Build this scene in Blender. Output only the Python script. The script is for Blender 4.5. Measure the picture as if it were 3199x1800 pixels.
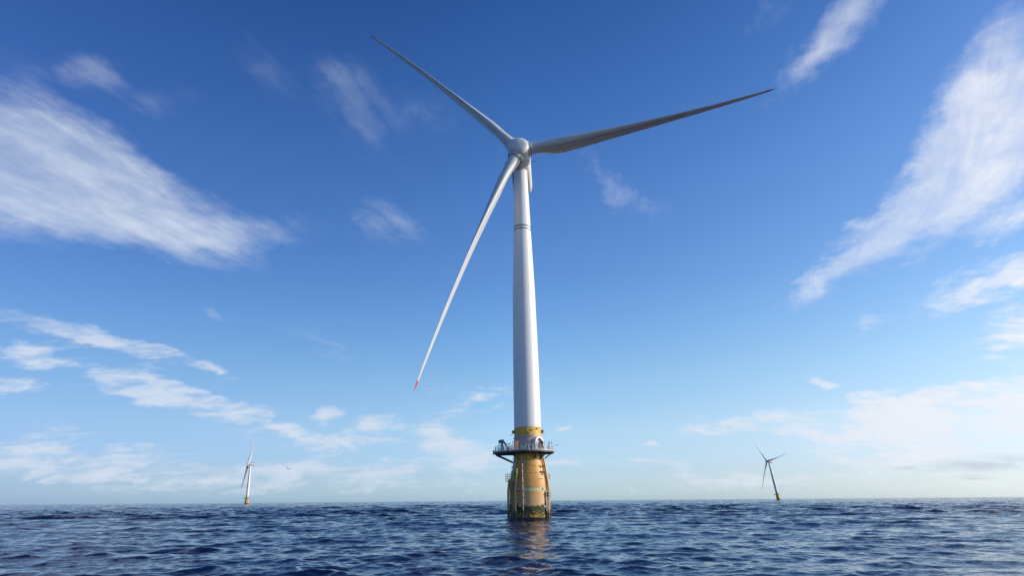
import bpy, math, random
import numpy as np
from mathutils import Vector, Matrix
R = math.radians
for o in list(bpy.data.objects): bpy.data.objects.remove(o)
scn = bpy.context.scene
COL = scn.collection

# ------------------------------------------------------------------ camera
W, H, F = 3199.0, 1800.0, 1679.0
PITCH, ROLL, HC = 0.3775, -0.0076, 3.88
cam_d = bpy.data.cameras.new('camera')
cam = bpy.data.objects.new('camera', cam_d); COL.objects.link(cam)
cam_d.sensor_fit = 'HORIZONTAL'; cam_d.sensor_width = 36.0; cam_d.lens = 36.0*F/W
cam_d.clip_start = 0.1; cam_d.clip_end = 120000
CF = Vector((0, math.cos(PITCH), math.sin(PITCH)))
CU0 = Vector((0, -math.sin(PITCH), math.cos(PITCH))); CR0 = Vector((1, 0, 0))
# roll: image (x right, y up) of world = rotated
cr_, sr_ = math.cos(ROLL), math.sin(ROLL)
CR = CR0*cr_ + CU0*sr_
CU = CU0*cr_ - CR0*sr_
m = Matrix((CR, CU, -CF)).transposed().to_4x4(); m.translation = Vector((0, 0, HC))
cam.matrix_world = m
scn.camera = cam
def ray(px, py):
    """unit direction seen at a point of the 3199x1800 photograph"""
    return (CF*F + CR*(px-W/2) + CU*(H/2-py)).normalized()

# ------------------------------------------------------------------ light
SUN_AZ, SUN_EL = R(94), R(21)          # azimuth clockwise from +Y
sd = Vector((math.sin(SUN_AZ)*math.cos(SUN_EL), math.cos(SUN_AZ)*math.cos(SUN_EL), math.sin(SUN_EL)))
sl = bpy.data.lights.new('sun', 'SUN'); sl.energy = 4.2; sl.angle = R(0.53); sl.color = (1.0, 0.90, 0.76)
so = bpy.data.objects.new('sun', sl); COL.objects.link(so)
so.rotation_euler = (-sd).to_track_quat('-Z', 'Y').to_euler()
scn.view_settings.view_transform = 'Standard'; scn.view_settings.look = 'None'
scn.view_settings.exposure = 0.0; scn.view_settings.gamma = 1.0

# ------------------------------------------------------------------ node helper
class NT:
    def __init__(s, t): s.t = t; s.n = t.nodes; s.l = t.links
    def new(s, typ, **kw):
        n = s.n.new(typ)
        for k, v in kw.items(): setattr(n, k, v)
        return n
    def put(s, sock, v):
        if isinstance(v, bpy.types.NodeSocket): s.l.new(v, sock)
        elif v is not None: sock.default_value = v
    def m(s, op, a, b=None, c=None, clamp=False):
        n = s.new('ShaderNodeMath', operation=op, use_clamp=clamp)
        s.put(n.inputs[0], a); s.put(n.inputs[1], b)
        if c is not None: s.put(n.inputs[2], c)
        return n.outputs[0]
    def vm(s, op, a, b=None, c=None):
        n = s.new('ShaderNodeVectorMath', operation=op)
        s.put(n.inputs[0], a); s.put(n.inputs[1], b)
        if op == 'SCALE': s.put(n.inputs[3], c)
        elif c is not None: s.put(n.inputs[2], c)
        return n.outputs['Value'] if op in ('DOT_PRODUCT', 'LENGTH') else n.outputs[0]
    def noise(s, vec, scale, detail=4, rough=0.5, dist=0.0, dim='3D', out=0):
        n = s.new('ShaderNodeTexNoise', noise_dimensions=dim)
        s.put(n.inputs['Vector'], vec); n.inputs['Scale'].default_value = scale
        n.inputs['Detail'].default_value = detail; n.inputs['Roughness'].default_value = rough
        n.inputs['Distortion'].default_value = dist
        return n.outputs[out]
    def sstep(s, v, a, b, lo=0.0, hi=1.0):
        n = s.new('ShaderNodeMapRange', interpolation_type='SMOOTHSTEP')
        s.put(n.inputs[0], v); s.put(n.inputs[1], a); s.put(n.inputs[2], b); s.put(n.inputs[3], lo); s.put(n.inputs[4], hi)
        return n.outputs[0]
    def lin(s, v, a, b, lo=0.0, hi=1.0):
        n = s.new('ShaderNodeMapRange')
        s.put(n.inputs[0], v); s.put(n.inputs[1], a); s.put(n.inputs[2], b); s.put(n.inputs[3], lo); s.put(n.inputs[4], hi)
        return n.outputs[0]
    def mix(s, f, a, b, mode='MIX'):
        n = s.new('ShaderNodeMix', data_type='RGBA', blend_type=mode)
        s.put(n.inputs[0], f)
        for sock, v in ((n.inputs[6], a), (n.inputs[7], b)):
            if not isinstance(v, bpy.types.NodeSocket): v = tuple(v)+(1,) if len(v) == 3 else v
            s.put(sock, v)
        return n.outputs[2]
    def xyz(s, v):
        n = s.new('ShaderNodeSeparateXYZ'); s.put(n.inputs[0], v); return n.outputs
    def comb(s, x, y, z):
        n = s.new('ShaderNodeCombineXYZ'); s.put(n.inputs[0], x); s.put(n.inputs[1], y); s.put(n.inputs[2], z); return n.outputs[0]

# ------------------------------------------------------------------ sky
world = bpy.data.worlds.new("World"); scn.world = world; world.use_nodes = True
world.node_tree.nodes.clear()
T = NT(world.node_tree)
SKY_STRENGTH = 0.11
sky = T.new('ShaderNodeTexSky', sky_type='NISHITA', sun_disc=False, sun_elevation=SUN_EL, sun_rotation=SUN_AZ,
            altitude=0.0, air_density=1.0, dust_density=0.4, ozone_density=2.2)
tc = T.new('ShaderNodeTexCoord')
D = T.vm('NORMALIZE', tc.outputs['Generated'])
dx, dy, dz = T.xyz(D)
# two world-fixed directions span a stereographic chart of the sky round S0
S0 = Vector((0, math.cos(PITCH), math.sin(PITCH))); SX = Vector((1, 0, 0)); SY = Vector((0, -math.sin(PITCH), math.cos(PITCH)))
den = T.m('MAXIMUM', T.m('ADD', T.vm('DOT_PRODUCT', D, tuple(S0)), 1.0), 0.02)
inv = T.m('DIVIDE', 2.0, den)
UV = T.comb(T.m('MULTIPLY', T.vm('DOT_PRODUCT', D, tuple(SX)), inv), T.m('MULTIPLY', T.vm('DOT_PRODUCT', D, tuple(SY)), inv), 0.0)
def chart(px, py):
    d = ray(px, py); k = 2/(1+d.dot(S0)); return Vector((d.dot(SX)*k, d.dot(SY)*k, 0))
# cloud layer coordinates: where the ray meets a high layer; streaks run along one wind direction
zz = T.m('ADD', T.m('MAXIMUM', dz, 0.0), 0.10)
PX = T.m('DIVIDE', dx, zz); PY = T.m('DIVIDE', dy, zz)
wa = R(24)
al = T.m('ADD', T.m('MULTIPLY', PX, math.sin(wa)), T.m('MULTIPLY', PY, math.cos(wa)))
ac = T.m('SUBTRACT', T.m('MULTIPLY', PX, math.cos(wa)), T.m('MULTIPLY', PY, math.sin(wa)))
PV = T.comb(ac, T.m('MULTIPLY', al, 0.34), 0.0)
PVf = T.comb(ac, T.m('MULTIPLY', al, 0.17), 3.1)
PI_ = T.comb(PX, PY, 7.0)
n_big = T.noise(PV, 2.2, 8, 0.62, 0.5)
n_fil = T.noise(PVf, 7.0, 10, 0.64, 1.6)
n_iso = T.noise(PI_, 12.0, 9, 0.68, 0.3)
warp = T.noise(PI_, 1.9, 5, 0.6, 0.0, out=1)
warp2 = T.noise(PI_, 11.0, 5, 0.65, 0.0, out=1)
WUV = T.vm('MULTIPLY_ADD', T.vm('SUBTRACT', warp, (0.5, 0.5, 0.5)), (0.16, 0.11, 0), UV)
WUV = T.vm('MULTIPLY_ADD', T.vm('SUBTRACT', warp2, (0.5, 0.5, 0.5)), (0.05, 0.035, 0), WUV)
warp3 = T.noise(T.vm('MULTIPLY', UV, (1, 1.8, 1)), 9.0, 7, 0.62, 0.0, out=1)
WLOW = T.vm('MULTIPLY_ADD', T.vm('SUBTRACT', warp3, (0.5, 0.5, 0.5)), (0.10, 0.045, 0), UV)
WLOW2 = T.vm('MULTIPLY_ADD', T.vm('SUBTRACT', warp3, (0.5, 0.5, 0.5)), (0.09, 0.02, 0), UV)
K = 3199/2575.0
# cirrus and small cumulus: centre x, y, half length, half width (2575-wide photograph), slope (deg, down to the right), strength
CL = [
 (60,425,400,145,18,1.2),(260,500,370,100,17,1.0),(470,590,260,58,14,.85),(640,582,190,42,0,.55),(90,355,240,75,12,.6),(330,420,120,60,35,.45),(480,490,150,40,15,.3),
 (2540,240,360,120,-60,1.15),(2420,300,260,70,-60,.45),(2390,440,330,100,-52,1.1),(2200,610,280,58,-42,.95),(2060,710,150,30,-35,.6),(2470,400,260,150,-50,.5),
 (2530,545,150,30,-26,.9),(2460,720,230,44,-22,1.0),(2560,690,150,50,-22,.7),(2570,835,170,60,-28,.95),
 (2110,30,190,55,-55,.62),(2030,120,160,42,-58,.5),(1900,60,160,40,-62,.28),(2000,180,120,30,-60,.2),
 (2270,1050,430,62,-8,1.15),(2500,1010,300,75,-12,1.2),(1880,1066,290,27,-3,1.15),(2350,1115,400,65,0,.7),(2100,1020,300,30,-10,.35),
 (2062,953,62,13,3,.9),(2094,975,44,13,3,.9),(2190,835,90,26,-30,.42),(2190,800,50,18,-20,.3),(2420,1085,110,18,-6,.8),
 (1600,510,110,40,38,.36),(1500,400,100,50,20,.25),(1550,465,110,36,45,.30),
 (990,560,110,50,35,.50),(925,590,90,34,60,.28),(940,330,180,55,52,.17),(880,270,140,50,30,.12),(690,200,150,45,42,.19),(1050,290,130,50,15,.22),(860,200,110,40,10,.2),
 (250,195,100,50,25,.44),(100,200,170,60,20,.22),(400,265,110,40,-10,.22),
 (180,835,330,34,16,.75),(330,880,260,22,20,.6),(480,905,160,17,20,.85),(380,865,70,10,15,.6),(85,888,135,40,2,1.15),(40,972,100,25,3,1.05),
 (360,965,180,42,14,1.15),(470,990,150,20,14,.85),(585,1030,115,33,3,1.1),(430,1020,260,18,11,.5),
 (790,850,160,40,20,.32),(815,1046,58,22,0,1.0),(950,1070,85,28,-2,1.05),(820,1108,130,36,10,1.05),(730,1080,90,12,15,.75),(1120,1040,75,28,0,.75),
 (1215,995,110,42,5,.6),(1090,1090,90,36,20,.85),(1150,1140,180,42,8,.9),(960,1107,70,14,0,.7),(1385,965,60,45,-5,.33),(1425,1068,30,11,0,.8),
 (630,1085,160,40,0,.4),(1060,970,50,25,20,.3),(540,790,60,12,30,.3),
 (100,1140,460,60,2,.7),(420,1185,560,55,2,.65),(800,1190,500,40,0,.5),(70,1065,150,14,2,.5),(1040,1170,240,30,4,.4),
 (1560,1165,280,22,0,.5),(1800,1210,500,30,0,.45),(1360,1130,100,14,0,.5),(1360,1175,110,14,0,.5),(1615,1115,40,9,0,.7),
 (2300,1180,420,55,-2,.5),(1100,1225,900,22,0,.25),
]
mask = None
for (x, y, L, hw, a, s) in CL:
    c0 = chart(x*K, y*K)
    t = Vector((math.cos(R(a)), math.sin(R(a))))
    pL = chart((x+t.x*L*.5)*K, (y+t.y*L*.5)*K)-chart((x-t.x*L*.5)*K, (y-t.y*L*.5)*K)
    pW = chart((x-t.y*hw*.5)*K, (y+t.x*hw*.5)*K)-chart((x+t.y*hw*.5)*K, (y-t.x*hw*.5)*K)
    if y > 780: s *= 1.25; hw *= 1.05
    mp = T.new('ShaderNodeMapping', vector_type='TEXTURE')
    T.put(mp.inputs['Vector'], WLOW if y > 780 else WUV)
    mp.inputs['Location'].default_value = c0
    mp.inputs['Rotation'].default_value = (0, 0, math.atan2(pL.y, pL.x))
    mp.inputs['Scale'].default_value = (pL.length*1.15, pW.length*(1.3 if y > 780 else 1.5), 1)
    g = T.new('ShaderNodeTexGradient', gradient_type='SPHERICAL'); T.put(g.inputs[0], mp.outputs[0])
    mask = T.m('MULTIPLY', g.outputs['Fac'], s) if mask is None else T.m('MULTIPLY_ADD', g.outputs['Fac'], s, mask)
# loose cloud over the part of the sky behind the camera
back = T.m('MULTIPLY', T.sstep(dy, 0.15, -0.35), T.sstep(T.noise(PI_, 0.9, 4, .55), .48, .75))
mask = T.m('ADD', mask, T.m('MULTIPLY', back, .6))
tex = T.m('ADD', T.m('MULTIPLY', n_big, .52), T.m('ADD', T.m('MULTIPLY', n_fil, .27), T.m('MULTIPLY', n_iso, .21)))
n_low = T.noise(T.vm('MULTIPLY', WLOW, (1.0, 2.2, 1.0)), 8.5, 9, .64, .3)
n_low2 = T.noise(T.vm('MULTIPLY', UV, (1.0, 4.5, 1.0)), 16.0, 7, .6, .5)
tlow = T.m('ADD', T.m('MULTIPLY', n_low, .6), T.m('MULTIPLY', n_low2, .4))
tex = T.m('ADD', T.m('MULTIPLY', tex, T.sstep(dz, .17, .33)), T.m('MULTIPLY', tlow, T.sstep(dz, .33, .17)))
tex = T.sstep(tex, .35, .67)
mcap = T.new('ShaderNodeMath', operation='SMOOTH_MIN'); T.put(mcap.inputs[0], mask); mcap.inputs[1].default_value = 1.08; mcap.inputs[2].default_value = .35
mk = T.m('ADD', T.m('MULTIPLY', mcap.outputs[0], 1.6), T.m('SUBTRACT', T.m('MULTIPLY', tex, 1.2), .93))
mc2 = T.new('ShaderNodeMath', operation='SMOOTH_MIN'); T.put(mc2.inputs[0], mask); mc2.inputs[1].default_value = .95; mc2.inputs[2].default_value = .3
mlo = T.m('ADD', T.m('MULTIPLY', mc2.outputs[0], 1.4), T.m('SUBTRACT', T.m('MULTIPLY', tex, 1.55), 1.10))
hiw = T.sstep(dz, .20, .32)
dens = T.m('ADD', T.m('MULTIPLY', T.m('POWER', T.lin(mk, -.22, 1.78), 1.4), hiw), T.m('MULTIPLY', T.sstep(mlo, .0, 1.45), T.m('SUBTRACT', 1.0, hiw)))
dens = T.m('MULTIPLY', dens, T.sstep(mask, 0.0, .3))
up = T.sstep(dz, 0.0, 0.015)
dens = T.m('MULTIPLY', dens, T.lin(dx, -.6, .5, .84, .97))
# clear air: the model sky graded by height and by side, toward the sun warmer, away from it deeper blue
def ramp(fac, stops, k):
    n = T.new('ShaderNodeValToRGB'); T.put(n.inputs[0], fac); cr = n.color_ramp; cr.interpolation = 'LINEAR'
    while len(cr.elements) < len(stops): cr.elements.new(.5)
    for e, (p, c) in zip(cr.elements, stops): e.position = p; e.color = (c[0]/k, c[1]/k, c[2]/k, 1)
    return T.vm('SCALE', n.outputs[0], None, k)
by_h = ramp(T.m('MAXIMUM', dz, 0.0), [(0, (.90, 1.38, 2.45)), (.022, (.95, 1.28, 2.05)), (.045, (1.02, 1.25, 1.85)), (.116, (1.38, 1.52, 1.75)), (.2, (1.36, 1.64, 1.82)),
    (.285, (1.18, 1.60, 1.95)), (.369, (1.02, 1.48, 1.98)), (.527, (.82, 1.31, 1.99)), (.66, (.58, 1.09, 1.83)), (.764, (.41, .86, 1.58)), (1.0, (.33, .70, 1.4))], 2.4)
by_s = ramp(T.lin(dx, -.75, .75), [(0, (.50, .53, .63)), (.5, (1, 1, 1)), (1, (1.10, .92, .82))], 1.2)
clear = T.vm('MULTIPLY', T.vm('MULTIPLY', sky.outputs[0], by_h), by_s)
sunside = T.m('MAXIMUM', T.vm('DOT_PRODUCT', D, tuple(sd)), 0.0)
cl_col = T.mix(T.sstep(sunside, .0, .95), (6.1, 6.8, 7.9), (8.7, 8.75, 9.1))
col = T.mix(dens, clear, cl_col)
# low grey cloud bank seen edge-on, far right above the horizon
gm = None
for (x, y, L, hw) in ((2450, 1170, 200, 17), (2540, 1158, 130, 15), (2330, 1180, 120, 8), (2440, 1199, 80, 6)):
    c0 = chart(x*K, y*K); e1 = chart((x+L)*K, y*K)-c0; e2 = chart(x*K, (y-hw)*K)-c0
    mp = T.new('ShaderNodeMapping', vector_type='TEXTURE'); T.put(mp.inputs['Vector'], WLOW2)
    mp.inputs['Location'].default_value = c0; mp.inputs['Rotation'].default_value = (0, 0, math.atan2(e1.y, e1.x)); mp.inputs['Scale'].default_value = (e1.length, e2.length*1.5, 1)
    g = T.new('ShaderNodeTexGradient', gradient_type='SPHERICAL'); T.put(g.inputs[0], mp.outputs[0])
    gm = g.outputs['Fac'] if gm is None else T.m('MAXIMUM', gm, g.outputs['Fac'])
col = T.mix(T.m('MULTIPLY', T.m('MULTIPLY', T.sstep(gm, .0, .9), T.sstep(n_low2, .3, .6)), .6), col, (4.3, 5.0, 6.0))
bgn = T.new('ShaderNodeBackground'); T.put(bgn.inputs[0], col); bgn.inputs[1].default_value = SKY_STRENGTH
wo = T.new('ShaderNodeOutputWorld'); T.l.new(bgn.outputs[0], wo.inputs[0])

# ------------------------------------------------------------------ materials
def mat(name, col=(.5, .5, .5), rough=.5, metal=0.0, fn=None, spec=.5):
    m_ = bpy.data.materials.new(name); m_.use_nodes = True
    t = NT(m_.node_tree); b = m_.node_tree.nodes['Principled BSDF']
    b.inputs['Base Color'].default_value = tuple(col)+(1,); b.inputs['Roughness'].default_value = rough
    b.inputs['Metallic'].default_value = metal; b.inputs['Specular IOR Level'].default_value = spec
    if fn: fn(t, b)
    return m_
def weather(col, amt=.12, scale=.6, dirt=(.25, .24, .2), damt=.15):
    def f(t, b):
        tcn = t.new('ShaderNodeTexCoord'); v = tcn.outputs['Object']
        n1 = t.noise(v, scale, 6, .6); sx = t.vm('MULTIPLY', v, (3, 3, .25)); n2 = t.noise(sx, scale*1.4, 5, .6)
        c = t.mix(t.sstep(n1, .35, .7), tuple(x*(1-amt) for x in col), col)
        c = t.mix(t.m('MULTIPLY', t.sstep(n2, .56, .8), damt), c, dirt)
        t.put(b.inputs['Base Color'], c)
        t.put(b.inputs['Roughness'], t.lin(n1, .3, .7, b.inputs['Roughness'].default_value-.06, b.inputs['Roughness'].default_value+.08))
    return f
M = {}
WHITE = (.77, .77, .765)
def tower_fn(t, b):
    v = t.new('ShaderNodeTexCoord').outputs['Object']; x, y, z = t.xyz(v)
    n1 = t.noise(t.vm('MULTIPLY', v, (1.2, 1.2, .12)), 1.0, 6, .6)
    c = t.mix(t.sstep(n1, .3, .75), (.73, .735, .735), WHITE)
    def band(z0, hw): return t.m('LESS_THAN', t.m('ABSOLUTE', t.m('SUBTRACT', z, z0)), hw)
    seams = t.m('MAXIMUM', band(57.6, .05), band(37.4, .05))
    c = t.mix(t.m('MULTIPLY', seams, .45), c, (.3, .31, .33))
    rings = t.m('MAXIMUM', band(76.3, .16), band(75.35, .16))
    c = t.mix(rings, c, (.012, .012, .014))
    t.put(b.inputs['Base Color'], c)
M['tower'] = mat('white_tower_paint', WHITE, .42, fn=tower_fn)
def blade_fn(t, b):
    v = t.new('ShaderNodeTexCoord').outputs['Object']; x, y, z = t.xyz(v)
    n1 = t.noise(t.vm('MULTIPLY', v, (2, 2, .2)), .8, 6, .6)
    c = t.mix(t.sstep(n1, .3, .75), (.52, .525, .525), (.62, .63, .635))
    n2 = t.noise(t.vm('MULTIPLY', v, (1, 1, .12)), .9, 3, .5)
    c = t.mix(t.m('MULTIPLY', t.sstep(n2, .55, .8), .18), c, (.36, .35, .33))
    c = t.mix(t.sstep(z, 74.35, 74.4), c, (.52, .035, .04))
    t.put(b.inputs['Base Color'], c)
M['blade'] = mat('grey_white_gelcoat', WHITE, .48, fn=blade_fn)
M['nacelle'] = mat('nacelle_shell', (.68, .69, .68), .4, fn=weather((.68, .69, .68), .1, .5, (.3, .31, .3), .22))
M['dark_seal'] = mat('dark_rubber_seal', (.03, .035, .045), .6)
M['seam'] = mat('grey_sealant', (.16, .16, .16), .6)
M['red'] = mat('red_marking', (.30, .02, .02), .5)
def found_fn(t, b):
    v = t.new('ShaderNodeTexCoord').outputs['Object']; x, y, z = t.xyz(v)
    n1 = t.noise(v, .45, 6, .6); ns = t.noise(t.vm('MULTIPLY', v, (2.2, 2.2, .18)), 1.0, 6, .65)
    nf = t.noise(v, 2.2, 8, .7); nw = t.noise(t.vm('MULTIPLY', v, (1, 1, .35)), 3.2, 7, .7)
    yel = t.mix(t.sstep(n1, .35, .7), (.60, .375, .035), (.70, .44, .05))
    tan = t.mix(t.sstep(n1, .35, .68), (.60, .29, .058), (.70, .365, .085))
    pnk = t.mix(t.sstep(ns, .35, .7), (.47, .33, .31), (.55, .39, .35))
    pnt = t.mix(t.sstep(ns, .3, .7), (.57, .335, .14), (.64, .39, .165))
    zj = t.m('ADD', z, t.m('MULTIPLY', t.m('SUBTRACT', nf, .5), .10))
    c = t.mix(t.sstep(zj, 6.2, 4.6), tan, pnt)
    c = t.mix(t.sstep(zj, 13.15, 13.25), c, yel)
    c = t.mix(t.sstep(zj, 15.6, 15.7), c, pnk)
    c = t.mix(t.sstep(zj, 18.6, 18.68), c, yel)
    # worn rust and scrubbed patches
    c = t.mix(t.m('MULTIPLY', t.sstep(ns, .6, .8), .25), c, (.36, .17, .05))
    # pale green band, with an orange end
    gb = t.m('MULTIPLY', t.sstep(zj, 5.88, 5.93), t.sstep(zj, 6.56, 6.51))
    gb2 = t.m('MULTIPLY', t.sstep(zj, 6.56, 6.6), t.sstep(zj, 7.12, 7.08))
    c = t.mix(t.m('MULTIPLY', gb2, .45), c, (.42, .34, .13))
    gcol = t.mix(t.sstep(nf, .35, .65), (.50, .50, .24), (.60, .60, .36))
    gcol = t.mix(t.m('MULTIPLY', t.sstep(t.m('ADD', x, t.m('MULTIPLY', nf, 1.4)), -.9, -1.5), t.m('LESS_THAN', y, 0)), gcol, (.85, .11, .01))
    c = t.mix(gb, c, gcol)
    # orange stained strip behind the boat landing
    c = t.mix(t.m('MULTIPLY', t.m('MULTIPLY', t.sstep(x, -1.2, -2.4), t.m('MULTIPLY', t.sstep(z, 2.5, 4.5), t.sstep(z, 12, 8))), .45), c, (.55, .22, .06))
    # marine growth
    edge = t.m('ADD', 2.75, t.m('MULTIPLY', t.m('SUBTRACT', nw, .5), 2.6))
    edge = t.m('ADD', edge, t.m('MULTIPLY', t.m('ABSOLUTE', x), .12))
    grow = t.sstep(t.m('SUBTRACT', edge, z), -.05, .35)
    alg = t.mix(t.sstep(nf, .40, .62), (.012, .018, .010), (.085, .10, .025))
    alg = t.mix(t.sstep(t.m('ADD', nw, t.m('MULTIPLY', nf, .3)), .68, .85), alg, (.30, .27, .07))
    c = t.mix(grow, c, alg)
    yb = t.m('MULTIPLY', t.sstep(z, 1.55, 1.15), t.sstep(t.noise(t.vm('MULTIPLY', v, (1, 1, 1.6)), 1.3, 8, .72), .46, .54))
    c = t.mix(yb, c, (.46, .27, .02))
    wl = t.sstep(t.m('ADD', z, t.m('MULTIPLY', t.m('SUBTRACT', nf, .5), .9)), .42, .2)
    c = t.mix(wl, c, (.008, .008, .007))
    t.put(b.inputs['Base Color'], c)
    t.put(b.inputs['Roughness'], t.mix(grow, (.52,)*3, (.8,)*3))
M['found'] = mat('weathered_yellow_steel', (.6, .4, .1), .38, fn=found_fn)
def wetpaint(col):
    def f(t, b):
        g = t.new('ShaderNodeNewGeometry').outputs['Position']; x, y, z = t.xyz(g)
        nf = t.noise(g, 1.6, 7, .7)
        c = t.mix(t.sstep(nf, .35, .7), tuple(q*.82 for q in col), col)
        lo = t.sstep(t.m('ADD', z, t.m('MULTIPLY', t.m('SUBTRACT', nf, .5), 3.0)), 2.4, 1.2)
        c = t.mix(t.m('MULTIPLY', lo, .93), c, (.02, .022, .012))
        t.put(b.inputs['Base Color'], c)
    return f
M['yellow_pipe'] = mat('yellow_pipe_paint', (.60, .42, .12), .45, fn=wetpaint((.60, .42, .12)))
M['tan_pipe'] = mat('tan_pipe_paint', (.66, .48, .28), .45, fn=wetpaint((.66, .48, .28)))
M['pale_pipe'] = mat('pale_pipe_paint', (.66, .60, .52), .45, fn=wetpaint((.66, .60, .52)))
M['rust'] = mat('rusty_brown_steel', (.30, .11, .045), .6, fn=weather((.32, .12, .05), .3, 2.0))
M['brownfit'] = mat('dark_brown_fitting', (.10, .055, .03), .6)
M['galv'] = mat('galvanised_steel', (.66, .67, .69), .42, .15, fn=weather((.66, .67, .69), .15, 1.5))
M['dark'] = mat('dark_grey_steel', (.12, .13, .15), .5, fn=weather((.125, .135, .155), .3, 1.2, (.2, .12, .06), .3))
M['grate'] = mat('dark_grating', (.045, .05, .065), .6)
M['crane'] = mat('blue_grey_crane_paint', (.16, .19, .26), .4, fn=weather((.16, .19, .26), .25, 2.0))
M['white'] = mat('white_paint', (.78, .78, .75), .4, fn=weather((.78, .78, .75), .08, 2.0, (.4, .3, .2), .2))
M['sign'] = mat('sign_panel', (.50, .53, .42), .45, fn=weather((.50, .53, .42), .06, 2.0))
M['black'] = mat('black_lettering', (.012, .012, .014), .5)
M['inner'] = mat('door_recess_paint', (.34, .25, .25), .5)
M['cabinet'] = mat('grey_cabinet', (.34, .36, .38), .5)
M['orange'] = mat('orange_paint', (.50, .16, .03), .5, fn=weather((.5, .16, .03), .3, 2.0))
M['blue'] = mat('blue_box', (.04, .08, .35), .5)
M['gull_dark'] = mat('dark_wing_feathers', (.05, .05, .06), .8)
M['gull'] = mat('grey_gull_feathers', (.09, .09, .10), .8)
M['cream'] = mat('cream_pad', (.72, .62, .48), .5, fn=wetpaint((.72, .62, .48)))

# ------------------------------------------------------------------ mesh builder
class MB:
    def __init__(s): s.v = []; s.f = []
    def add(s, vs, fs):
        n = len(s.v); s.v += [tuple(q) for q in vs]; s.f += [tuple(i+n for i in f) for f in fs]
    def box(s, c, d, rz=0, M_=None):
        hx, hy, hz = d[0]/2, d[1]/2, d[2]/2
        vs = [Vector((x*hx, y*hy, z*hz)) for x in (-1, 1) for y in (-1, 1) for z in (-1, 1)]
        m_ = (M_ or Matrix.Rotation(rz, 3, 'Z'))
        vs = [m_ @ q+Vector(c) for q in vs]
        s.add(vs, [(0, 1, 3, 2), (4, 6, 7, 5), (0, 4, 5, 1), (2, 3, 7, 6), (0, 2, 6, 4), (1, 5, 7, 3)]); return s
    def tube(s, pts, r, n=10, closed=False, cap=True, r2=None):
        pts = [Vector(p) for p in pts]; k = len(pts); prev = None; base = len(s.v)
        for i, p in enumerate(pts):
            if closed: t = (pts[(i+1) % k]-pts[i-1]).normalized()
            else: t = (pts[min(i+1, k-1)]-pts[max(i-1, 0)]).normalized()
            if prev is None:
                a = Vector((0, 0, 1)) if abs(t.z) < .9 else Vector((1, 0, 0)); u = t.cross(a).normalized()
            else: u = (prev-t*prev.dot(t)).normalized()
            prev = u; w = t.cross(u); rr = r if r2 is None else r+(r2-r)*i/(k-1)
            for j in range(n):
                a = 2*math.pi*j/n; s.v.append(tuple(p+u*math.cos(a)*rr+w*math.sin(a)*rr))
        for i in range(k if closed else k-1):
            for j in range(n):
                a, b_ = base+i*n+j, base+i*n+(j+1) % n; c, d = base+((i+1) % k)*n+(j+1) % n, base+((i+1) % k)*n+j
                s.f.append((a, b_, c, d))
        if cap and not closed:
            s.f.append(tuple(base+j for j in range(n))[::-1]); s.f.append(tuple(base+(k-1)*n+j for j in range(n)))
        return s
    def rev(s, prof, n=64, axis='Z', c=(0, 0, 0), cap=True):
        base = len(s.v); c = Vector(c)
        for (h, r) in prof:
            for j in range(n):
                a = 2*math.pi*j/n; x, y = r*math.cos(a), r*math.sin(a)
                s.v.append(tuple(c+(Vector((x, y, h)) if axis == 'Z' else Vector((x, h, y)))))
        for i in range(len(prof)-1):
            for j in range(n):
                q = (base+i*n+j, base+i*n+(j+1) % n, base+(i+1)*n+(j+1) % n, base+(i+1)*n+j)
                s.f.append(q if axis == 'Z' else q[::-1])
        if cap:
            a = tuple(base+j for j in range(n)); b_ = tuple(base+(len(prof)-1)*n+j for j in range(n))
            s.f.append(a[::-1] if axis == 'Z' else a); s.f.append(b_ if axis == 'Z' else b_[::-1])
        return s
    def mesh(s, name, smooth=True, ang=35):
        me = bpy.data.meshes.new(name); me.from_pydata(s.v, [], s.f); me.update()
        if smooth:
            me.polygons.foreach_set('use_smooth', [True]*len(me.polygons))
            try: me.set_sharp_from_angle(angle=R(ang))
            except Exception: pass
        return me
def link(name, me, material=None, parent=None, M_=None):
    if material is not None and not me.materials: me.materials.append(material)
    o = bpy.data.objects.new(name, me); COL.objects.link(o)
    if parent is not None: o.parent = parent
    if M_ is not None: o.matrix_local = M_
    return o
def tag(o, label=None, cat=None, group=None, kind=None):
    for k, v in (('label', label), ('category', cat), ('group', group), ('kind', kind)):
        if v: o[k] = v
    return o

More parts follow.
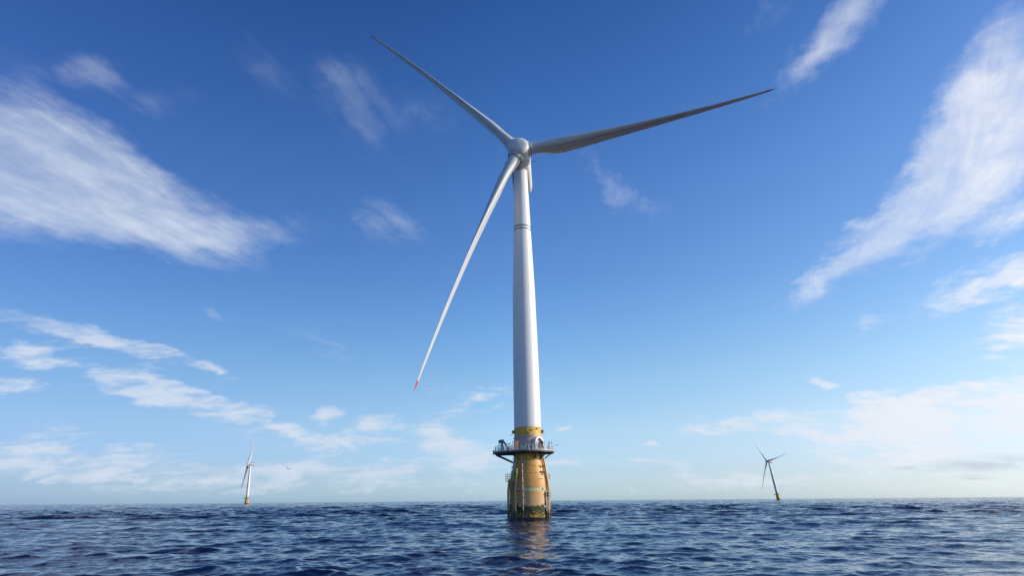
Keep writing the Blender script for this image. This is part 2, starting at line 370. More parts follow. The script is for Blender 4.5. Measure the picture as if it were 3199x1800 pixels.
# ------------------------------------------------------------------ water
def sea():
    rows = [0.6]
    while rows[-1] < 16: rows.append(rows[-1]*1.035)
    while rows[-1] < 5000: rows.append(rows[-1]*1.0045)
    while rows[-1] < 60000: rows.append(rows[-1]*1.06)
    rows = np.array(rows)
    fine = np.linspace(-56, 56, 1350); coarse = np.arange(58, 302, 2.0)
    th = np.radians(np.concatenate([fine, coarse])); nc = len(th); nr = len(rows)
    dth = np.radians(np.concatenate([np.full(len(fine), 112/1349), np.full(len(coarse), 2.0)]))
    rr, tt = np.meshgrid(rows, th, indexing='ij')
    X = (rr*np.sin(tt)).astype(np.float32).ravel(); Y = (rr*np.cos(tt)).astype(np.float32).ravel()
    dr = np.gradient(rows)
    sp = np.maximum(dr[:, None], rows[:, None]*dth[None, :]).astype(np.float32).ravel()
    rng = np.random.default_rng(11)
    slope2 = np.zeros_like(X); full2 = 0.0
    Z = np.zeros_like(X); DX = np.zeros_like(X); DY = np.zeros_like(X)
    # gentle gusts make rougher and calmer patches
    pat = 0.5+0.5*np.sin(X*.031+1.3+1.7*np.sin(Y*.017))*np.sin(Y*.023+.6+1.4*np.sin(X*.021))
    pat = 0.66+0.36*pat
    edge = 150+18*np.sin(X*.03)+10*np.sin(X*.083+1)                  # a smoother slick lies between the boat and the turbine
    pat = (pat*(0.95+0.28*np.clip((Y-edge)/30+.5, 0, 1))).astype(np.float32)
    lam = np.exp(np.linspace(np.log(.5), np.log(75), 124))
    for l in lam:
        l = l*(1+rng.uniform(-.02, .02)); k = 2*np.pi/l
        a0 = math.pi+0.10+rng.normal(0, .54 if l < 3 else .40)      # travel direction from +Y
        kx, ky = k*math.sin(a0), k*math.cos(a0)
        steep = 0.040 if l < 3 else 0.040*(3/l)**.55
        if l > 14: steep *= (14/l)
        A = steep/k
        w = np.clip((l/sp-2.2)/2.5, 0, 1); sel = w > 0
        full2 += steep**2
        if not sel.any(): continue
        slope2[sel] += (steep*w[sel])**2
        ph = kx*X[sel]+ky*Y[sel]+rng.uniform(0, 2*np.pi)
        ws = w[sel]*A*(pat[sel] if l < 8 else 1)
        s_, c_ = np.sin(ph), np.cos(ph)
        Z[sel] += ws*c_
        q = -1.0*ws*s_
        DX[sel] += q*math.sin(a0); DY[sel] += q*math.cos(a0)
    boost = np.minimum(np.maximum(np.sqrt(full2/np.maximum(slope2, 1e-6)), 1), 2.2+np.clip((rr.ravel()-900)/250, 0, 9)).astype(np.float32)
    boost = 1+(boost-1)*np.clip((rr.ravel()-60)/120, 0, 1).astype(np.float32)
    Z *= boost*(.86+.14*np.clip((rr.ravel()-150)/100, 0, 1)).astype(np.float32); Z -= np.float32(.06); DX *= boost; DY *= boost
    X2, Y2 = X+DX, Y+DY
    co = np.empty((nr*nc, 3), np.float32); co[:, 0] = X2; co[:, 1] = Y2; co[:, 2] = Z
    i = np.arange(nr-1)[:, None]; j = np.arange(nc)[None, :]; j2 = (j+1) % nc
    fc = np.stack([i*nc+j, (i+1)*nc+j, (i+1)*nc+j2, i*nc+j2], -1).reshape(-1, 4)[:, ::-1].astype(np.int32)
    co = np.vstack([co, [[0, 0, 0]]]).astype(np.float32)
    ctr = nr*nc
    tri = np.stack([np.full(nc, ctr), np.arange(nc), (np.arange(nc)+1) % nc], -1)[:, ::-1].astype(np.int32)
    me = bpy.data.meshes.new('sea_water')
    me.vertices.add(len(co)); me.vertices.foreach_set('co', co.ravel())
    nl = fc.size+tri.size
    me.loops.add(nl); me.loops.foreach_set('vertex_index', np.concatenate([fc.ravel(), tri.ravel()]))
    me.polygons.add(len(fc)+len(tri))
    st = np.concatenate([np.arange(len(fc))*4, fc.size+np.arange(len(tri))*3]).astype(np.int32)
    me.polygons.foreach_set('loop_start', st)
    try: me.polygons.foreach_set('loop_total', np.concatenate([np.full(len(fc), 4), np.full(len(tri), 3)]).astype(np.int32))
    except Exception: pass
    me.update(calc_edges=True)
    me.polygons.foreach_set('use_smooth', np.ones(len(me.polygons), bool))
    return me
def water_fn(t, b):
    geo = t.new('ShaderNodeNewGeometry'); P = geo.outputs['Position']; N = geo.outputs['Normal']
    x, y, z = t.xyz(P)
    dist = t.vm('LENGTH', P)
    def tilt(vec, sc, det, rough, amp):
        c = t.noise(vec, sc, det, rough, 0.3, out=1)
        v = t.vm('SUBTRACT', c, (.5, .5, .5)); v = t.vm('MULTIPLY', v, (amp*.45, amp, 0.0)) if not isinstance(amp, bpy.types.NodeSocket) else t.vm('MULTIPLY', t.vm('SCALE', v, None, amp), (.5, 1, 0))
        return v
    Pa = t.vm('MULTIPLY', P, (.45, 1.3, .2))
    rip = tilt(Pa, 2.9, 6, .72, .95)
    far1 = t.sstep(dist, 40, 420)
    med = tilt(Pa, .75, 5, .65, t.m('MULTIPLY', far1, 2.3))
    far2 = t.sstep(dist, 250, 1500)
    big = tilt(Pa, .13, 4, .6, t.m('MULTIPLY', far2, .9))
    n = t.vm('NORMALIZE', t.vm('ADD', t.vm('ADD', N, rip), t.vm('ADD', med, big)))
    t.put(b.inputs['Normal'], n)
    pn = t.noise(P, .02, 3, .5)
    t.put(b.inputs['Base Color'], t.mix(pn, (.004, .0095, .036), (.0055, .0135, .047)))
    b.inputs['IOR'].default_value = 1.333
    b.inputs['Roughness'].default_value = .07
M['water'] = mat('sea_water', (.01, .03, .08), .07, fn=water_fn)
w_o = link('sea_water', sea(), M['water']); tag(w_o, kind='structure')

# ------------------------------------------------------------------ blade mesh
def blade_mesh(nst=46, npt=28, pitch=R(86), bend=4.6, Rr=77.0, r0=3.25):
    mb = MB(); rings = []
    def chord(r):
        pts = [(3.0, 3.3), (5, 3.9), (7, 4.8), (9, 5.4), (12, 5.75), (15, 5.6), (19, 5.15), (24, 4.55), (34, 3.55), (46, 2.65), (58, 1.95), (68, 1.4), (74, 1.0), (76.3, .62), (77, .12)]
        for (a, ca), (b_, cb) in zip(pts, pts[1:]):
            if r <= b_:
                u = (r-a)/(b_-a); return ca+(cb-ca)*u
        return pts[-1][1]
    for i in range(nst+1):
        u = i/nst; r = r0+(Rr-r0)*(u if u < .9 else u)
        c = chord(r); blend = min(1, max(0, (r-4.2)/7.5)); blend = blend*blend*(3-2*blend)
        tw = R(15)*max(0, 1-r/Rr)**1.4
        p = pitch+tw
        tc_ = max(.15, .42-.010*(r-12)) if r > 12 else .42
        off = bend*((r-r0)/(Rr-r0))**2
        lx, ly = math.cos(p), -math.sin(p)         # leading edge direction (X = clockwise, Y = downwind)
        px_, py_ = -math.sin(p), -math.cos(p)      # pressure side direction
        ring = []
        for j in range(npt):
            a = 2*math.pi*j/npt
            # circle
            cx, ct = math.cos(a)*1.74, math.sin(a)*1.74
            # airfoil: s in 0..1 from trailing to leading
            s = .5+.5*math.cos(a); xx = 1-s
            th_ = 5*tc_*(.2969*math.sqrt(max(xx, 0))-.126*xx-.3516*xx**2+.2843*xx**3-.1015*xx**4)
            th_ = max(th_, .004)
            side = 1 if math.sin(a) > 0 else -1
            camber = -.035*math.sin(math.pi*xx)
            ax = (s-.68)*c; at = ((.85 if side > 0 else 1.15)*side*th_+camber)*c if abs(math.sin(a)) > 1e-6 else camber*c
            X_, T_ = cx*(1-blend)+ax*blend, ct*(1-blend)+at*blend
            ring.append((lx*X_+px_*T_-0*off, ly*X_+py_*T_, r, ))
        # prebend toward the pressure side
        ring = [(q[0]-off*1.0, q[1], q[2]) for q in ring]
        n0 = len(mb.v); mb.v += ring; rings.append([n0+j for j in range(npt)])
    for A, B in zip(rings, rings[1:]):
        for j in range(npt): mb.f.append((A[j], B[j], B[(j+1) % npt], A[(j+1) % npt]))
    mb.f.append(tuple(rings[0])); mb.f.append(tuple(rings[-1])[::-1])
    def surf(r, a):      # a point on the shell
        u = (r-r0)/(Rr-r0)*nst; i = min(int(u), nst-1); w = u-i; j = a/(2*math.pi)*npt; jj = int(j) % npt; v = j-int(j)
        g = lambda i_, j_: Vector(mb.v[rings[i_][j_ % npt]])
        q = lambda i_: g(i_, jj)*(1-v)+g(i_, jj+1)*v
        p_ = q(i)*(1-w)+q(i+1)*w; nrm = (g(i+1, jj)-g(i, jj)).cross(g(i, jj+1)-g(i, jj)).normalized()
        return p_, nrm
    return mb, surf
bl_mb, bsurf = blade_mesh()
BLADE = bl_mb.mesh('blade', ang=50)
seam_mb = MB()
pts = []
for i in range(41):
    p_, n_ = bsurf(5+i*1.1, 2*math.pi-.98-.25*i/40); pts.append(p_+n_*.015)
seam_mb.tube(pts, .05, 6); SEAM = seam_mb.mesh('seam_line')
dot_meshes = []
for r_ in (13.0, 22.7, 32.5):
    p_, n_ = bsurf(r_, 2*math.pi-2.25); d = MB(); d.tube([p_-n_*.05, p_+n_*.035], .27, 14); dot_meshes.append(d.mesh('red_dot'))

# ------------------------------------------------------------------ the turbine
def frame(x, y, z, o=(0, 0, 0)):
    m_ = Matrix((x, y, z)).transposed().to_4x4(); m_.translation = Vector(o); return m_
def cone_r(z):
    P = [(-12, 4.75), (7.0, 4.75), (13.1, 3.62), (15.2, 3.42), (18.9, 3.36), (20.95, 3.32)]
    for (a, ra), (b_, rb) in zip(P, P[1:]):
        if z <= b_: return ra+(rb-ra)*(z-a)/(b_-a)
    return P[-1][1]
def turbine(label, base, lean, yaw, tilt, az, ov=5.6, main=False, hubh=98.2, sign_txt=True):
    root = bpy.data.objects.new('wind_turbine', None); COL.objects.link(root); root.location = base
    root.empty_display_size = 5
    tag(root, label, 'wind turbine', 'floating wind turbines standing in the sea')
    zu = Vector((lean[0], lean[1], 1)).normalized(); yu = Vector((0, 1, 0)); xu = yu.cross(zu).normalized(); yu = zu.cross(xu)
    LM = frame(xu, yu, zu)
    seg = 96 if main else 40
    def part(name, mb, material, parent=root, sm=True, ang=35): return link(name, mb.mesh(name, sm, ang), M[material], parent, LM if parent is root else None)
    # foundation
    prof = [(-12, 4.75), (7.0, 4.75)]+[(7+6.1*i/8, 4.75-1.13*(1-math.cos(math.pi*i/8))/2*0.5-1.13*(i/8)*.5) for i in range(1, 9)]+[(15.2, 3.42), (18.9, 3.36), (20.62, 3.32)]
    fnd = part('foundation', MB().rev(prof, seg), 'found')
    # tower
    tp = [(20.6, 3.34), (20.7, 3.34), (30, 3.32), (37.4, 3.28), (57.6, 3.0), (75.8, 2.45), (95.3, 1.98)]
    part('tower', MB().rev(tp, seg), 'tower')
    # rotor frame
    n = Vector((math.sin(yaw)*math.cos(tilt), -math.cos(yaw)*math.cos(tilt), math.sin(tilt)))
    r = Vector((0, 0, 1)).cross(n).normalized(); u = n.cross(r)*-1; u = r.cross(-n)
    C = zu*hubh+n*ov
    RM = frame(r, -n, u, C)
    azr = az-0.060
    hub = MB().rev([(-3.1, .02), (-3.07, 1.4), (-2.93, 2.15), (-2.6, 2.68), (-2.1, 3.02), (-1.4, 3.22), (-.6, 3.3), (1.9, 3.32), (2.0, 3.24)], seg, 'Y')
    hub = link('hub', hub.mesh('hub'), M['nacelle'], root, RM)
    for k in range(3):
        a = azr+k*2*math.pi/3
        sp = r*math.cos(a)+u*math.sin(a); ecw = r*math.sin(a)-u*math.cos(a)
        cone = 0.03
        sp2 = (sp+n*cone).normalized(); nn = (n-sp2*n.dot(sp2)).normalized()
        BMx = frame(ecw, -nn, sp2, C)
        bl = link('blade', BLADE, M['blade'], root, BMx)
        if main:
            c = MB().rev([(1.2, 2.38), (3.05, 2.3), (3.2, 2.22)], 64); link('blade_collar', c.mesh('blade_collar'), M['nacelle'], hub, RM.inverted() @ BMx)
            c = MB().rev([(3.18, 1.98), (3.42, 1.98)], 64); link('blade_seal', c.mesh('blade_seal'), M['dark_seal'], hub, RM.inverted() @ BMx)
            c = MB().rev([(3.4, 2.12), (3.52, 2.12), (3.56, 1.8)], 64); link('bearing_ring', c.mesh('bearing_ring'), M['white'], hub, RM.inverted() @ BMx)
            link('seam_line', SEAM, M['seam'], bl)
            for dm in dot_meshes: link('red_dot', dm, M['red'], bl)
        else:
            c = MB().rev([(1.2, 2.1), (3.3, 1.95)], 32); link('blade_collar', c.mesh('blade_collar'), M['nacelle'], hub, RM.inverted() @ BMx)
    g = MB().rev([(2.06, 3.1), (2.10, 3.28), (4.15, 3.30), (4.2, 3.1)], seg, 'Y'); link('generator_housing', g.mesh('generator_housing'), M['nacelle'], root, RM)
    # nacelle body: rounded box sections along Y
    nb = MB(); S = []; ns = 48
    for (y, hw, hh, cr, dz_) in ((4.22, 2.95, 3.0, 2.4, 0), (4.6, 3.05, 3.1, 2.2, 0), (7, 3.1, 3.15, 1.5, 0), (14.6, 3.05, 3.1, 1.3, 0), (15.6, 2.95, 3.0, 1.2, 0), (16.2, 2.7, 2.7, 1.1, 0), (16.45, 2.2, 2.2, 1.0, 0)):
        ring = []
        for j in range(ns):
            a = 2*math.pi*(j+.5)/ns; e = 2/ (2+3.0*(1-cr/3.2))
            cx, sx = math.cos(a), math.sin(a)
            ring.append((hw*math.copysign(abs(cx)**e, cx), y, hh*math.copysign(abs(sx)**e, sx)+dz_))
        S.append((len(nb.v))); nb.v += ring
    for A, B in zip(S, S[1:]):
        for j in range(ns): nb.f.append((A+j, B+j, B+(j+1) % ns, A+(j+1) % ns))
    nb.f.append(tuple(S[0]+j for j in range(ns))); nb.f.append(tuple(S[-1]+j for j in range(ns))[::-1])
    nac = link('nacelle', nb.mesh('nacelle', ang=40), M['nacelle'], root, RM)
    yc = MB().rev([(95.0, 2.07), (96.4, 2.07)], 64); link('yaw_collar', yc.mesh('yaw_collar'), M['nacelle'], root, LM)
    # hoist platform with red rails on the nacelle roof
    hp = MB().box((0, 12.6, 3.25), (5.6, 6.6, .16)); link('hoist_platform', hp.mesh('hoist_platform', False), M['dark'], nac)
    rl = MB()
    for zz_ in (3.75, 4.2): rl.tube([(-2.8, 9.4, zz_), (2.8, 9.4, zz_), (2.8, 15.9, zz_), (-2.8, 15.9, zz_)], .07, 6, closed=True)
    for x_ in (-2.8, 0, 2.8):
        for y_ in (9.4, 11.6, 13.8, 15.9): rl.tube([(x_, y_, 3.3), (x_, y_, 4.2)], .06, 6)
    link('hoist_railing', rl.mesh('hoist_railing'), M['red'], nac)
    cb = MB().box((0, 7.2, 3.8), (3.6, 1.2, 1.5)); link('cooler', cb.mesh('cooler', False), M['dark'], nac)
    for s_ in (-1, 1):
        a = MB().tube([(s_*3.0, 4.6, -.2), (s_*3.9, 4.3, -.35), (s_*4.5, 4.2, -.3)], .06, 6)
        a.tube([(s_*4.0, 4.3, -.75), (s_*4.05, 4.3, .15)], .05, 6); a.tube([(s_*4.5, 4.2, -.1), (s_*4.5, 4.2, -.55)], .09, 6)
        a.tube([(s_*3.7, 4.35, -.3), (s_*3.6, 4.3, .2)], .04, 6)
        link('wind_sensor', a.mesh('wind_sensor'), M['dark'], nac)
    # ---------------- transition platform
    DZ = 14.9
    ol = []          # deck outline
    for i in range(40):
        a = 2*math.pi*i/40; rr = 6.3
        x_, y_ = rr*math.cos(a), rr*math.sin(a)
        ol.append((x_, y_))
    ol = [(x_, y_) for (x_, y_) in ol if x_ > -4.6]
    ol.sort(key=lambda p: math.atan2(p[1], p[0]))
    # left crane wing
    ol = ol+[(-5.6, 3.6), (-8.1, 3.1), (-8.1, -2.2), (-5.9, -3.6)]
    def prism(mb, outline, z0, z1):
        k = len(outline); vs = [(x_, y_, z0) for x_, y_ in outline]+[(x_, y_, z1) for x_, y_ in outline]
        mb.add(vs, [tuple(range(k))[::-1], tuple(range(k, 2*k))]+[(i, (i+1) % k, k+(i+1) % k, k+i) for i in range(k)])
    dk = MB(); prism(dk, ol, DZ-.12, DZ)
    plat = part('platform', dk, 'grate', sm=False)
    def sub(name, mb, material, par=plat, sm=True): return link(name, mb.mesh(name, sm), M[material], par)
    eb = MB(); k = len(ol)
    for i in range(k):
        a, b_ = Vector((*ol[i], 0)), Vector((*ol[(i+1) % k], 0)); d = b_-a
        eb.box(((a+b_)/2)+Vector((0, 0, DZ-.16)), (d.length+.04, .10, .36), math.atan2(d.y, d.x))
    sub('edge_beam', eb, 'dark', sm=False)
    for i in range(10):
        a = 2*math.pi*(i+.5)/10; c_, s_ = math.cos(a), math.sin(a)
        sub('joist', MB().box((c_*4.85, s_*4.85, DZ-.32), (2.8, .16, .34), a), 'dark', sm=False)
    for y_ in (-1.9, .2, 2.4): sub('joist', MB().box((-5.8, y_, DZ-.34), (4.4, .18, .42)), 'dark', sm=False)
    # railing, following the outline
    rail = MB(); ring = []
    per = []
    for i in range(k):
        a, b_ = Vector((*ol[i], 0)), Vector((*ol[(i+1) % k], 0)); L = (b_-a).length; m_ = max(1, round(L/1.02))
        for q in range(m_): per.append(a+(b_-a)*q/m_)
    sc = .985
    pr = [Vector((p.x*sc, p.y*sc, 0)) for p in per]
    for hh, rad in ((1.25, .055), (.85, .035), (.45, .035)): rail.tube([p+Vector((0, 0, DZ+hh)) for p in pr], rad, 6, closed=True)
    for p in pr: rail.tube([p+Vector((0, 0, DZ)), p+Vector((0, 0, DZ+1.25))], .065, 6)
    if main:
        kb = MB()
        for i, p in enumerate(pr):
            q = pr[(i+1) % len(pr)]; d = q-p; kb.box((p+q)/2+Vector((0, 0, DZ+.11)), (d.length, .02, .18), math.atan2(d.y, d.x))
        sub('kick_plate', kb, 'galv', sm=False)
    sub('railing', rail, 'galv')
    # diagonal braces below
    for a in (200, 183, 160, 232, 262, 292, 318, 345, 15, 60, 110):
        aa = R(a); ro = 5.9 if a not in (200, 183, 160) else 8.0; zl = 12.9 if ro < 7 else 12.4
        c_, s_ = math.cos(aa), math.sin(aa); ri = cone_r(zl)
        if ro > 7: po = Vector((-7.8, {200: -1.9, 183: .2, 160: 2.8}[a], DZ-.5)); pi_ = Vector((c_*ri, s_*ri, zl))
        else: po, pi_ = Vector((c_*ro, s_*ro, DZ-.3)), Vector((c_*ri*.99, s_*ri*.99, zl))
        sub('brace', MB().tube([pi_, po], .14 if a in (200, 183, 160, 318, 345) else .08, 8), 'dark')
    if not main:
        # crane outline still reads at this distance
        cr = MB().tube([(-7, -.2, DZ), (-7, -.2, DZ+2.2)], .3, 8).tube([(-7, -.2, DZ+2.2), (-5.6, -.2, DZ+2.6)], .25, 8).tube([(-7, -.2, DZ+2.2), (-7.9, -.2, DZ+2.7)], .2, 8)
        part('crane', cr, 'crane')
    # ---------------- front fittings
    def pt(xoff, z, out=0.0, zoff=0):      # point on the shell, given the x offset
        rr = cone_r(z)+out; x_ = max(-rr*.999, min(rr*.999, xoff)); return Vector((x_, -math.sqrt(max(rr*rr-x_*x_, 0)), z))
    def polar(adeg, z, out=0.0):
        rr = cone_r(z)+out; return Vector((rr*math.cos(R(adeg)), rr*math.sin(R(adeg)), z))
    # big cable tubes on the right
    def xang(x_, z): return -90+math.degrees(math.asin(x_/(cone_r(z)+.22)))
    def riser(adeg, ztop, rad, out, material, name='cable_tube', clamps=(), zb=-6, wob=0, xf=None):
        ang_ = (lambda z: xang(xf, z)) if xf is not None else (lambda z: adeg+wob*(ztop-z))
        zs = [ztop]+[q for q in (13.1, 11.5, 10, 8.5, 7.4, 6.8, 6, 3) if q < ztop]+[zb]
        pts_ = [polar(ang_(z), z, out) for z in zs]
        o = part(name, MB().tube(pts_, rad, 14 if main else 8), material)
        if main:
            for zc in clamps:
                p = polar(ang_(zc), zc, out); q = polar(ang_(zc), zc, 0)
                c = MB().box((p+q)/2, (max(out, .12)+.2, rad*3.4, .16), R(ang_(zc))); c.box(p, (rad*2.5, rad*5.5, .10), R(ang_(zc)))
                link('clamp', c.mesh('clamp', False), M['brownfit'], o)
        return o
    riser(-27, 13.3, .27, .42, 'tan_pipe', clamps=(5.45, 4.95, 1.25), wob=-.75)
    if main:
        riser(-41, 6.0, .14, .25, 'pale_pipe', clamps=(5.3, 1.2))
        riser(-15, 9.6, .11, .16, 'yellow_pipe', clamps=(8.0, 6.1, 4.6, 3.1, 1.3))
        riser(-114, 12.9, .10, .22, 'pale_pipe', name='service_pipe', clamps=(12.3, 10.95, 9.25, 7.6, 6.0, 4.5, 2.95, 1.3), xf=-1.62)
        part('service_pipe', MB().tube([polar(xang(-1.62, 12.9), 12.95, .22), polar(-115.5, 13.6, .3), polar(-118, 14.3, .45), polar(-119, 14.7, .5)], .10, 10), 'pale_pipe')
        part('cable_tube', MB().tube([polar(-37, 13.4, .3), polar(-40, 14.7, .6)], .30, 10), 'dark')
        part('cable_tube', MB().tube([polar(-66, 13.3, .25), polar(-67, 14.6, .7)], .22, 10), 'dark')
        # bracket holding the tube, and round ports
        b1 = MB().tube([polar(-52, 10.1, .0), polar(-36, 10.15, .45)], .22, 10); part('tube_bracket', b1, 'rust')
        for a_ in (-45, -33):
            for zp in ((11.3,) if a_ != -45 else (11.3, 9.55)):
                p = polar(a_, zp); nrm = Vector((math.cos(R(a_)), math.sin(R(a_)), .18)).normalized()
                pr_ = MB().tube([p-nrm*.1, p+nrm*.14], .26, 16); link('port', pr_.mesh('port'), M['rust'], fnd)
        # landing rings
        for (a_, zp) in ((-49, 6.35), (-46, 2.55), (-120, 6.4), (-118, 2.85)):
            p = polar(a_, zp, .12); nrm = Vector((math.cos(R(a_)), math.sin(R(a_)), 0)); t_ = Vector((-nrm.y, nrm.x, 0))
            rg = MB().tube([p+(t_*math.cos(q*math.pi/8)+Vector((0, 0, 1))*math.sin(q*math.pi/8))*.20 for q in range(16)], .07, 8, closed=True)
            rg.tube([p-nrm*.15, p+nrm*.02], .12, 8)
            link('mooring_eye', rg.mesh('mooring_eye'), M['cream'], fnd)
        # studs
        st = MB().tube([(0, -.1, 0), (0, .20, 0)], .06, 8).tube([(0, .16, 0), (0, .23, 0)], .095, 8).mesh('stud')
        for zp, da, mt in ((11.55, 17, 'brownfit'), (9.95, 17, 'brownfit'), (18.1, 20, 'brownfit')):
            for i in range(int(360/da)):
                a_ = -90+da*i+5
                p = polar(a_, zp); o = link('stud', st, M['brownfit'], fnd, Matrix.Translation(p) @ Matrix.Rotation(R(a_-90), 4, 'Z'))
        for (a_, zp) in ((-83, 18.45), (-72, 18.5)):
            p = polar(a_, zp); link('stud', st, M['brownfit'], fnd, Matrix.Translation(p) @ Matrix.Rotation(R(a_-90), 4, 'Z'))
        # small handle low on the front, name plate line and drain
        h_ = MB().tube([pt(2.3, 8.45, .05), pt(2.3, 8.55, .22), pt(3.0, 8.6, .22), pt(3.1, 8.55, .05)], .05, 6); link('handle', h_.mesh('handle'), M['brownfit'], fnd)
        pl_ = MB()
        for (x0, x1, z_) in ((-1.1, 2.2, 2.62),): pl_.tube([pt(x0+(x1-x0)*i/8, z_, .05) for i in range(9)], .035, 6)
        pl_.tube([pt(2.2, 2.62, .05), pt(2.25, 1.5, .05)], .035, 6); pl_.tube([pt(2.25+1.5*i/5, 1.35, .08) for i in range(6)], .05, 6); pl_.tube([pt(-2.5+4.8*i/8, 1.15, .1) for i in range(9)], .06, 6)
        link('anode_rail', pl_.mesh('anode_rail'), M['brownfit'], fnd)
        an = MB().tube([pt(.5, 1.5, .10), pt(.75, 1.54, .12), pt(1.05, 1.5, .10)], .11, 10); link('anode', an.mesh('anode'), M['cabinet'], fnd)
    # ---------------- boat landing, left
    bl_ = part('boat_landing', MB().tube([polar(-127, 10.9, .75), polar(-127, 6, .75), Vector((*polar(-127, 6, .75).xy, -5))], .20, 12), 'yellow_pipe')
    if main:
        pB = polar(-158, 9.2, .75)
        link('fender', MB().tube([polar(-163, 8.6, .45), polar(-163, 6, .5), Vector((*polar(-163, 6, .5).xy, -5))], .24, 12).mesh('fender'), M['yellow_pipe'], bl_)
        lad = MB()
        a1, a2 = -136, -141
        for a_ in (a1, a2): lad.tube([polar(a_, 10.6, .6), polar(a_, 6, .7), Vector((*polar(a_, 6, .7).xy, -4))], .07, 6)
        z_ = -.3
        while z_ < 10.5:
            lad.tube([polar(a1, max(z_, 6), .65) if z_ > 6 else Vector((*polar(a1, 6, .7).xy, z_)), polar(a2, z_, .65) if z_ > 6 else Vector((*polar(a2, 6, .7).xy, z_))], .06, 6); z_ += .33
        link('ladder', lad.mesh('ladder'), M['dark'], bl_)
        bk = MB().box(Vector((*polar(-138.5, 6, .35).xy, 4.6)), (.06, 1.0, 11.6), R(-138.5)); link('backing_plate', bk.mesh('backing_plate', False), M['yellow_pipe'], bl_)
        for zc in (9.8, 8.1, 6.35, 4.6, 3.7, 1.3):
            p = Vector((*polar(-127, max(zc, 6), .75).xy, zc)); q = Vector((*polar(-122, max(zc, 6), -.1).xy, zc))
            link('strut', MB().tube([p, q], .12, 8).mesh('strut'), M['yellow_pipe'], bl_)
            link('stub', MB().tube([p, p+Vector((.36, -.12, 0))], .11, 10).mesh('stub'), M['cream'], bl_)
            p2 = Vector((*polar(-163, 6, .5).xy, zc-.7)); q2 = Vector((*polar(-145, 6, .5).xy, zc-.7))
            if zc < 8.5: link('strut', MB().tube([p2, q2], .06, 8).mesh('strut'), M['brownfit'], bl_)
        # inclined caged ladder
        l2 = MB()
        for a_ in (-148, -138): l2.tube([polar(a_, 13.6, .35), polar(a_, 11, .4), polar(a_, 8.6, .45)], .07, 6)
        z_ = 8.8
        while z_ < 13.6: l2.tube([polar(-148, z_, .4), polar(-138, z_, .4)], .045, 6); z_ += .3
        for z_ in (9.2, 10.2, 11.2, 12.2, 13.2):
            c_ = (polar(-148, z_, .4)+polar(-138, z_, .4))/2; nrm = Vector((c_.x, c_.y, 0)).normalized(); t_ = Vector((-nrm.y, nrm.x, 0))
            l2.tube([c_+t_*math.cos(q*math.pi/8)*.42+nrm*math.sin(q*math.pi/8)*.75 for q in range(9)], .035, 6)
        for q in (2, 4, 6):
            l2.tube([((polar(-148, z_, .4)+polar(-138, z_, .4))/2)+Vector((-Vector((polar(-143, z_).y, 0, 0)).x, 0, 0)).normalized()*0+Vector((math.cos(R(-143)), math.sin(R(-143)), 0))*math.sin(q*math.pi/8)*.75+Vector((-math.sin(R(-143)), math.cos(R(-143)), 0))*math.cos(q*math.pi/8)*.42 for z_ in (8.9, 11, 13.4)], .03, 6)
        part('caged_ladder', l2, 'galv')
        # rest platforms, left and right
        for (a_, zz_, w_, dep, hh_) in ((-166, 8.2, 1.5, 1.0, 1.6), (-8, 8.7, .9, .5, 1.0)):
            p = polar(a_, zz_, dep/2); rp = MB().box(p, (dep, w_, .14), R(a_))
            o = part('rest_platform', rp, 'yellow_pipe', sm=False)
            rr_ = MB(); nrm = Vector((math.cos(R(a_)), math.sin(R(a_)), 0)); t_ = Vector((-nrm.y, nrm.x, 0))
            cs = [p-nrm*dep/2-t_*w_/2, p+nrm*dep/2-t_*w_/2, p+nrm*dep/2+t_*w_/2, p-nrm*dep/2+t_*w_/2]
            for h2 in (hh_*.35, hh_*.68, hh_): rr_.tube([c_+Vector((0, 0, h2)) for c_ in cs], .045, 6)
            for c_ in cs: rr_.tube([c_, c_+Vector((0, 0, hh_))], .06, 6)
            link('railing', rr_.mesh('railing'), M['yellow_pipe'], o)
        # outriggers just above the water
        for a_, lab in ((-173, 0), (-8, 0)):
            p = polar(a_, 1.55, .0); q = polar(a_, 1.5, .75)
            part('outrigger', MB().tube([p, q], .15, 10).tube([q+Vector((0, 0, -.12)), q+Vector((0, 0, .12))], .22, 10), 'rust')
        # ---------------- yellow collar fittings
        for s_ in (-1, 1):
            px_ = s_*(cone_r(20)+.25)
            o = part('side_lantern', MB().box((px_, -.6, 19.62), (.5, .5, .72)), 'rust', sm=False)
            link('bracket', MB().tube([(px_+s_*.22, -.6, 19.5), (px_+s_*.3, -.6, 18.95), (px_+s_*.55, -.6, 18.9)], .05, 6).box((px_+s_*.5, -.6, 18.95), (.32, .16, .12)).tube([(px_+s_*.2, -.6, 19.7), (px_+s_*.55, -.6, 19.75)], .04, 6).mesh('bracket'), M['galv'], o)
        tl = MB()
        A_, B_, C_ = pt(-.3, 19.8, .28), pt(1.15, 19.85, .28), pt(.3, 19.0, .28)
        for p, q in ((A_, C_), (B_, C_)): tl.tube([p, q], .07, 8)
        tl.tube([pt(-.3, 19.8, -.1), pt(-.3, 19.8, .35)], .16, 10); tl.tube([pt(1.15, 19.85, -.1), pt(1.15, 19.85, .35)], .12, 10); tl.tube([pt(.3, 19.0, -.1), pt(.3, 19.0, .4)], .20, 10)
        tl.tube([A_, B_], .05, 8)
        part('lifting_bracket', tl, 'tan_pipe')
        part('hook', MB().tube([pt(2.25, 19.9, .0), pt(2.25, 20.15, .3), pt(2.5, 20.3, .4), pt(2.85, 20.3, .3)], .09, 8), 'yellow_pipe')
        part('hook', MB().tube([pt(-2.2, 19.6, .0), pt(-2.15, 19.9, .25), pt(-2.1, 20.0, .25)], .07, 8), 'yellow_pipe')
        # ---------------- door with a white arched canopy
        ad = math.degrees(math.asin(2.36/3.42))-90      # polar angle of the door
